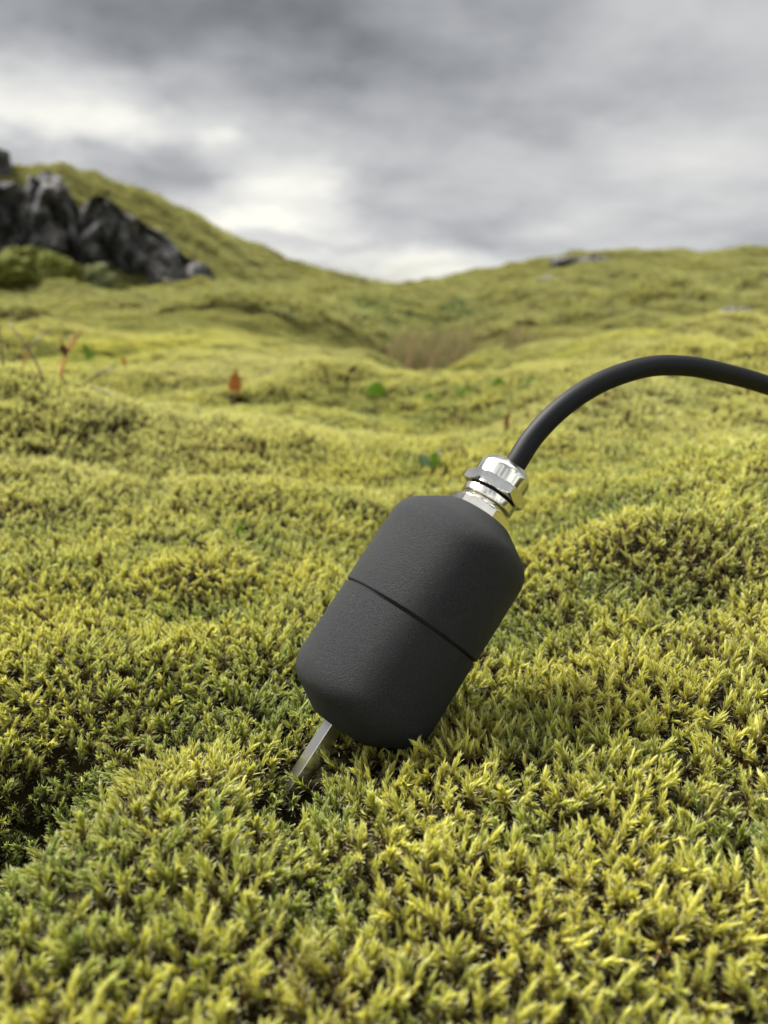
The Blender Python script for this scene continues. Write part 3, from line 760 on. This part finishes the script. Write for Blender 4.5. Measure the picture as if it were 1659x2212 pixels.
def leaf_mesh(L, Wd, roundness=1.0, curl=.25, cup=.25, th=.00018, wob=0, seed=0):
    """a blade in local x(width) z(length) with thickness, from the origin up"""
    nu, nv = 14, 7; V_, F_ = [], []; rn = random.Random(seed)
    wb = [rn.uniform(-1, 1) for _ in range(nu + 1)]
    for side in (0, 1):
        for i in range(nu + 1):
            u = i / nu; w = Wd / 2 * (math.sin(math.pi * min(1, u ** roundness)) ** .75 if 0 < u < 1 else .02) * (1 + wob * wb[i])
            for j in range(nv + 1):
                s_ = j / nv * 2 - 1
                y = -curl * L * u * u + cup * w * s_ * s_ + (th if side else 0) + wob * .12 * Wd * math.sin(u * 9 + s_ * 3 + seed)
                V_.append(Vector((w * s_, y, L * u)))
    n1_ = (nu + 1) * (nv + 1)
    for i in range(nu):
        for j in range(nv):
            a = i * (nv + 1) + j; F_.append((a, a + 1, a + nv + 2, a + nv + 1)); F_.append((n1_ + a + nv + 1, n1_ + a + nv + 2, n1_ + a + 1, n1_ + a))
    edge = [i * (nv + 1) for i in range(nu + 1)] + [nu * (nv + 1) + j for j in range(1, nv + 1)] + [i * (nv + 1) + nv for i in range(nu - 1, -1, -1)] + [j for j in range(nv - 1, 0, -1)]
    for a, b_ in zip(edge, edge[1:] + edge[:1]): F_.append((a, b_, n1_ + b_, n1_ + a))
    return V_, F_
def place_leaf(parent, base, L, Wd, m_, yaw=0, tilt=0, roll=0, name='leaf', **kw):
    v_, f_ = leaf_mesh(L, Wd, **kw)
    M = Matrix.Translation(Vector(base)) @ Matrix.Rotation(roll, 4, 'Y') @ Matrix.Rotation(tilt, 4, 'X') @ Matrix.Rotation(yaw, 4, 'Z')
    return link(name, pymesh(name, [M @ q for q in v_], f_), m_, parent, world=False)
def leaf_thing(name, px, py, hpx, wpx, m_, label, cat, group=None, roll=0, tilt=0, yaw=0, sink=.15, **kw):
    p = hit(px, py); d = (p - Vector((0, 0, HC))).length; k = (p - Vector((0, 0, HC))).dot(Vector((0, cp, -sp))) / F
    v_, f_ = leaf_mesh(hpx * k * (1 + sink), wpx * k, **kw)
    M = Matrix.Rotation(roll, 4, 'Y') @ Matrix.Rotation(tilt, 4, 'X') @ Matrix.Rotation(yaw, 4, 'Z')
    o = link(name, pymesh(name, [M @ q for q in v_], f_), m_); o.location = p - Vector((0, 0, hpx * k * sink - .006))
    o['label'] = label; o['category'] = cat
    if group: o['group'] = group
    return o
DL = 'dead leaves lying in the moss'
leaf_thing('dead_leaf', 508, 866, 54, 28, orange, 'upright orange dead leaf, the largest and brightest of the dead leaves', 'leaf', DL, roll=.05, yaw=.3, wob=.15, seed=1)
leaf_thing('dead_leaf', 748, 824, 32, 14, brown, 'small reddish brown dead leaf slanting right, behind the round green leaf', 'leaf', DL, roll=.6, yaw=.4, wob=.1, seed=2)
leaf_thing('dead_leaf', 218, 1262, 44, 15, brown, 'curled dark brown leaf scrap standing in the sharp moss on the left', 'leaf', DL, roll=.0, yaw=.9, wob=.5, seed=3, sink=.3)
leaf_thing('dead_leaf', 452, 1215, 32, 15, brown, 'dark brown leaf scrap leaning left, right of the curled one', 'leaf', DL, roll=-.75, yaw=.2, wob=.4, seed=4)
leaf_thing('dead_leaf', 1092, 962, 60, 16, leafmat('rusty_leaf', (.22, .09, .05), (.30, .15, .08)), 'thin rusty brown blade standing behind the cable gland', 'leaf', DL, roll=-.08, yaw=.7, wob=.2, seed=5)
leaf_thing('dead_leaf', 270, 812, 36, 10, stemr, 'tiny yellow orange blade between the stems and the big orange leaf', 'leaf', DL, roll=.05, yaw=.2, seed=6)
GL = 'green leaves growing out of the moss'
leaf_thing('green_leaf', 812, 876, 44, 44, green, 'round bright green leaf, the largest of the single leaves in the middle', 'leaf', GL, yaw=.3, roughness=1) if False else None
for (px, py, h_, w_, rl, yw, lab) in ((812, 876, 42, 44, .05, .3, 'round bright green leaf left of the others in the middle distance'),
                                      (935, 880, 24, 34, -.7, .4, 'flat pale green leaf between the round leaf and the darker one'),
                                      (990, 872, 30, 40, .9, .1, 'dark green leaf right of the flat pale green leaf'),
                                      (1080, 852, 26, 34, -.3, .5, 'broad green leaf growing left of the cable bend, farther back'),
                                      (1135, 852, 20, 44, 1.2, .2, 'low green leaf just right of the broad one, left of the cable')):
    leaf_thing('green_leaf', px, py, h_, w_, green, lab, 'leaf', GL, roll=rl, yaw=yw, seed=int(px), curl=.1)
leaf_thing('green_leaf', 515, 1182, 26, 16, green, 'small green leaf half buried in the moss left of the sensor', 'leaf', GL, roll=.3, yaw=.2, tilt=-.2, seed=9)
leaf_thing('green_leaf', 205, 792, 46, 16, green, 'green blade behind the orange stems on the left', 'leaf', GL, roll=-.35, yaw=.2, seed=10)

# seedling with three leaves
p = hit(935, 1034); k = p.y / F * 1.05
p.z += .006; sdl = empty('seedling', p); tag(sdl, 'small three leaved seedling with a pale bud left of the cable gland', 'seedling')
place_leaf(sdl, (0, 0, 0), 46 * k, 26 * k, bluegreen, roll=-.75, yaw=.3, tilt=-.1, curl=.1)
place_leaf(sdl, (0, -.001, 0), 42 * k, 20 * k, green, roll=.10, yaw=-.3, curl=.1)
place_leaf(sdl, (0, 0, 0), 42 * k, 18 * k, bluegreen, roll=.95, yaw=.5, curl=.2)
place_leaf(sdl, (14 * k, 0, 38 * k), 12 * k, 12 * k, pale_tip, name='bud', roll=.5)
v_, f_ = tube([Vector((0, 0, -.006)), Vector((2 * k, 0, 15 * k)), Vector((15 * k, 0, 41 * k))], .0007, 8); link('stem', pymesh('stem', v_, f_), stemb, sdl, world=False)

# orange stemmed dwarf plant at the left
def stems(name, base_px, lines, label, cat, group=None):
    p = hit(*base_px); dep = (p - Vector((0, 0, HC))).dot(Vector((0, cp, -sp)))
    e = empty(name, p); tag(e, label, cat, group)
    for pxs, wpx, m_, nm in lines:
        P_ = [at(x_, y_, dep * (1 + dz)) - p for x_, y_, dz in pxs]
        P_ = catmull(P_, 6); w = wpx * .85 * dep / F / 2
        v_, f_ = tube(P_, lambda u, w=w: w * (1.1 - .5 * u), 8); link(nm, pymesh(nm, v_, f_), m_, e, world=False)
    return e, p, dep
TG = 'bare stems of dead dwarf plants on the left'
e, p, dep = stems('dwarf_plant', (122, 850), [([(118, 872, 0), (128, 820, 0), (142, 770, .01), (158, 725, .02)], 9, stemr, 'stem'),
                                  ([(142, 770, .01), (136, 745, .0), (132, 728, -.01)], 5, stemr, 'twig'), ([(148, 755, .0), (165, 735, .0), (178, 712, .0)], 5, stemr, 'twig')],
                  'thick orange stem forking near its top, rightmost of the bare stems', 'plant', TG)
v_, f_ = leaf_mesh(30 * dep / F, 18 * dep / F, wob=.3, seed=4); M = Matrix.Translation(at(142, 772, dep) - p) @ Matrix.Rotation(-.1, 4, 'Y')
link('withered_leaf', pymesh('withered_leaf', [M @ q for q in v_], f_), brown, e, world=False)
stems('dwarf_plant', (98, 850), [([(100, 868, 0), (92, 815, 0), (62, 755, 0), (22, 700, .01)], 6, stemb, 'stem'), ([(62, 755, 0), (80, 735, 0), (105, 715, .02)], 4, stemb, 'twig')],
      'long thin brown stem leaning far left with one side twig', 'plant', TG)
stems('dwarf_plant', (46, 826), [([(42, 842, 0), (50, 790, 0), (62, 755, 0)], 8, stemr, 'stem')], 'short straight yellow orange stem left of the long leaning brown one', 'plant', TG)
stems('dwarf_plant', (22, 826), [([(24, 842, 0), (8, 790, 0), (2, 740, 0), (-6, 690, 0)], 6, stemb, 'stem')], 'faint brown stem nearest the left picture edge', 'plant', TG)
stems('dwarf_plant', (150, 850), [([(146, 864, 0), (172, 838, -.02), (215, 808, -.03), (246, 792, -.03)], 5, stemb, 'stem'), ([(160, 850, 0), (195, 838, -.02), (240, 850, -.04), (262, 860, -.05)], 4, stemb, 'twig')],
      'dark twig reaching low to the right from the foot of the orange stem', 'plant', TG)
stems('dark_twig', (545, 822), [([(500, 830, 0), (540, 818, 0), (575, 806, 0), (602, 800, .0)], 7, stemb, 'stem')], 'dark twig lying behind the big orange dead leaf', 'twig')

# brown grass in the hollow: many blades, one object
def blades(name, cx, cy, wx_, wy_, n, hmin, hmax, cols, label, seed):
    rn = random.Random(seed); V_, F_, C_ = [], [], []
    p0 = hit(cx, cy, 1.0); sc_ = p0.y / F
    for i in range(n):
        x = p0.x + rn.gauss(0, 1) * wx_ * sc_ * .5; y = p0.y + rn.gauss(0, 1) * wy_; z = Hs(x, y) - .004
        h_ = rn.uniform(hmin, hmax) * sc_; w = rn.uniform(.0012, .0026); lx, ly = rn.gauss(0, .25) * h_, rn.gauss(0, .25) * h_
        a = rn.random() * 3.14; dx, dy = math.cos(a) * w, math.sin(a) * w; i0 = len(V_)
        for s_, ww in ((0, 1), (.5, .8), (1, .1)):
            c_ = Vector((x + lx * s_ * s_, y + ly * s_ * s_, z + h_ * s_)); V_ += [c_ - Vector((dx, dy, 0)) * ww, c_ + Vector((dx, dy, 0)) * ww]
        F_ += [(i0, i0 + 1, i0 + 3, i0 + 2), (i0 + 2, i0 + 3, i0 + 5, i0 + 4)]; C_ += [rn.random()] * 6
    me = pymesh(name, V_, F_); q_ = me.attributes.new('rv', 'FLOAT', 'POINT'); q_.data.foreach_set('value', np.array(C_, dtype=np.float32))
    m_, N = mat(name + '_blades')
    rv = N.n('ShaderNodeAttribute', attribute_name='rv').outputs['Fac']
    c_ = N.ramp(rv, [(i / (len(cols) - 1), q) for i, q in enumerate(cols)])
    d_ = N.n('ShaderNodeBsdfDiffuse', i={'Color': c_}); t_ = N.n('ShaderNodeBsdfTranslucent', i={'Color': c_})
    out(N, N.n('ShaderNodeMixShader', i={0: .35, 1: d_.outputs[0], 2: t_.outputs[0]}).outputs[0])
    o = link(name, me, m_, smooth=False); tag(o, label, 'grass', kind='stuff')
BR = [(0.26, 0.17, 0.10), (0.20, 0.15, 0.07), (0.34, 0.26, 0.15), (0.12, 0.16, 0.05), (0.10, 0.15, 0.04)]
GRN = [(0.05, 0.10, 0.02), (0.09, 0.16, 0.05), (0.16, 0.20, 0.11), (0.04, 0.08, 0.02)]
blades('brown_grass', 925, 800, 80, .14, 1700, 45, 85, BR, 'reddish brown withered grass filling the hollow in the middle', 1)
blades('brown_grass', 1105, 742, 32, .09, 500, 18, 34, BR, 'small patch of reddish brown grass right of the hollow', 2)
blades('heath', 830, 712, 110, .35, 3000, 12, 34, GRN, 'dark green low heath plants behind the hollow', 3)
blades('heath', 1010, 705, 60, .25, 1200, 12, 30, GRN, 'dark green low heath plants at the foot of the right hill', 4)
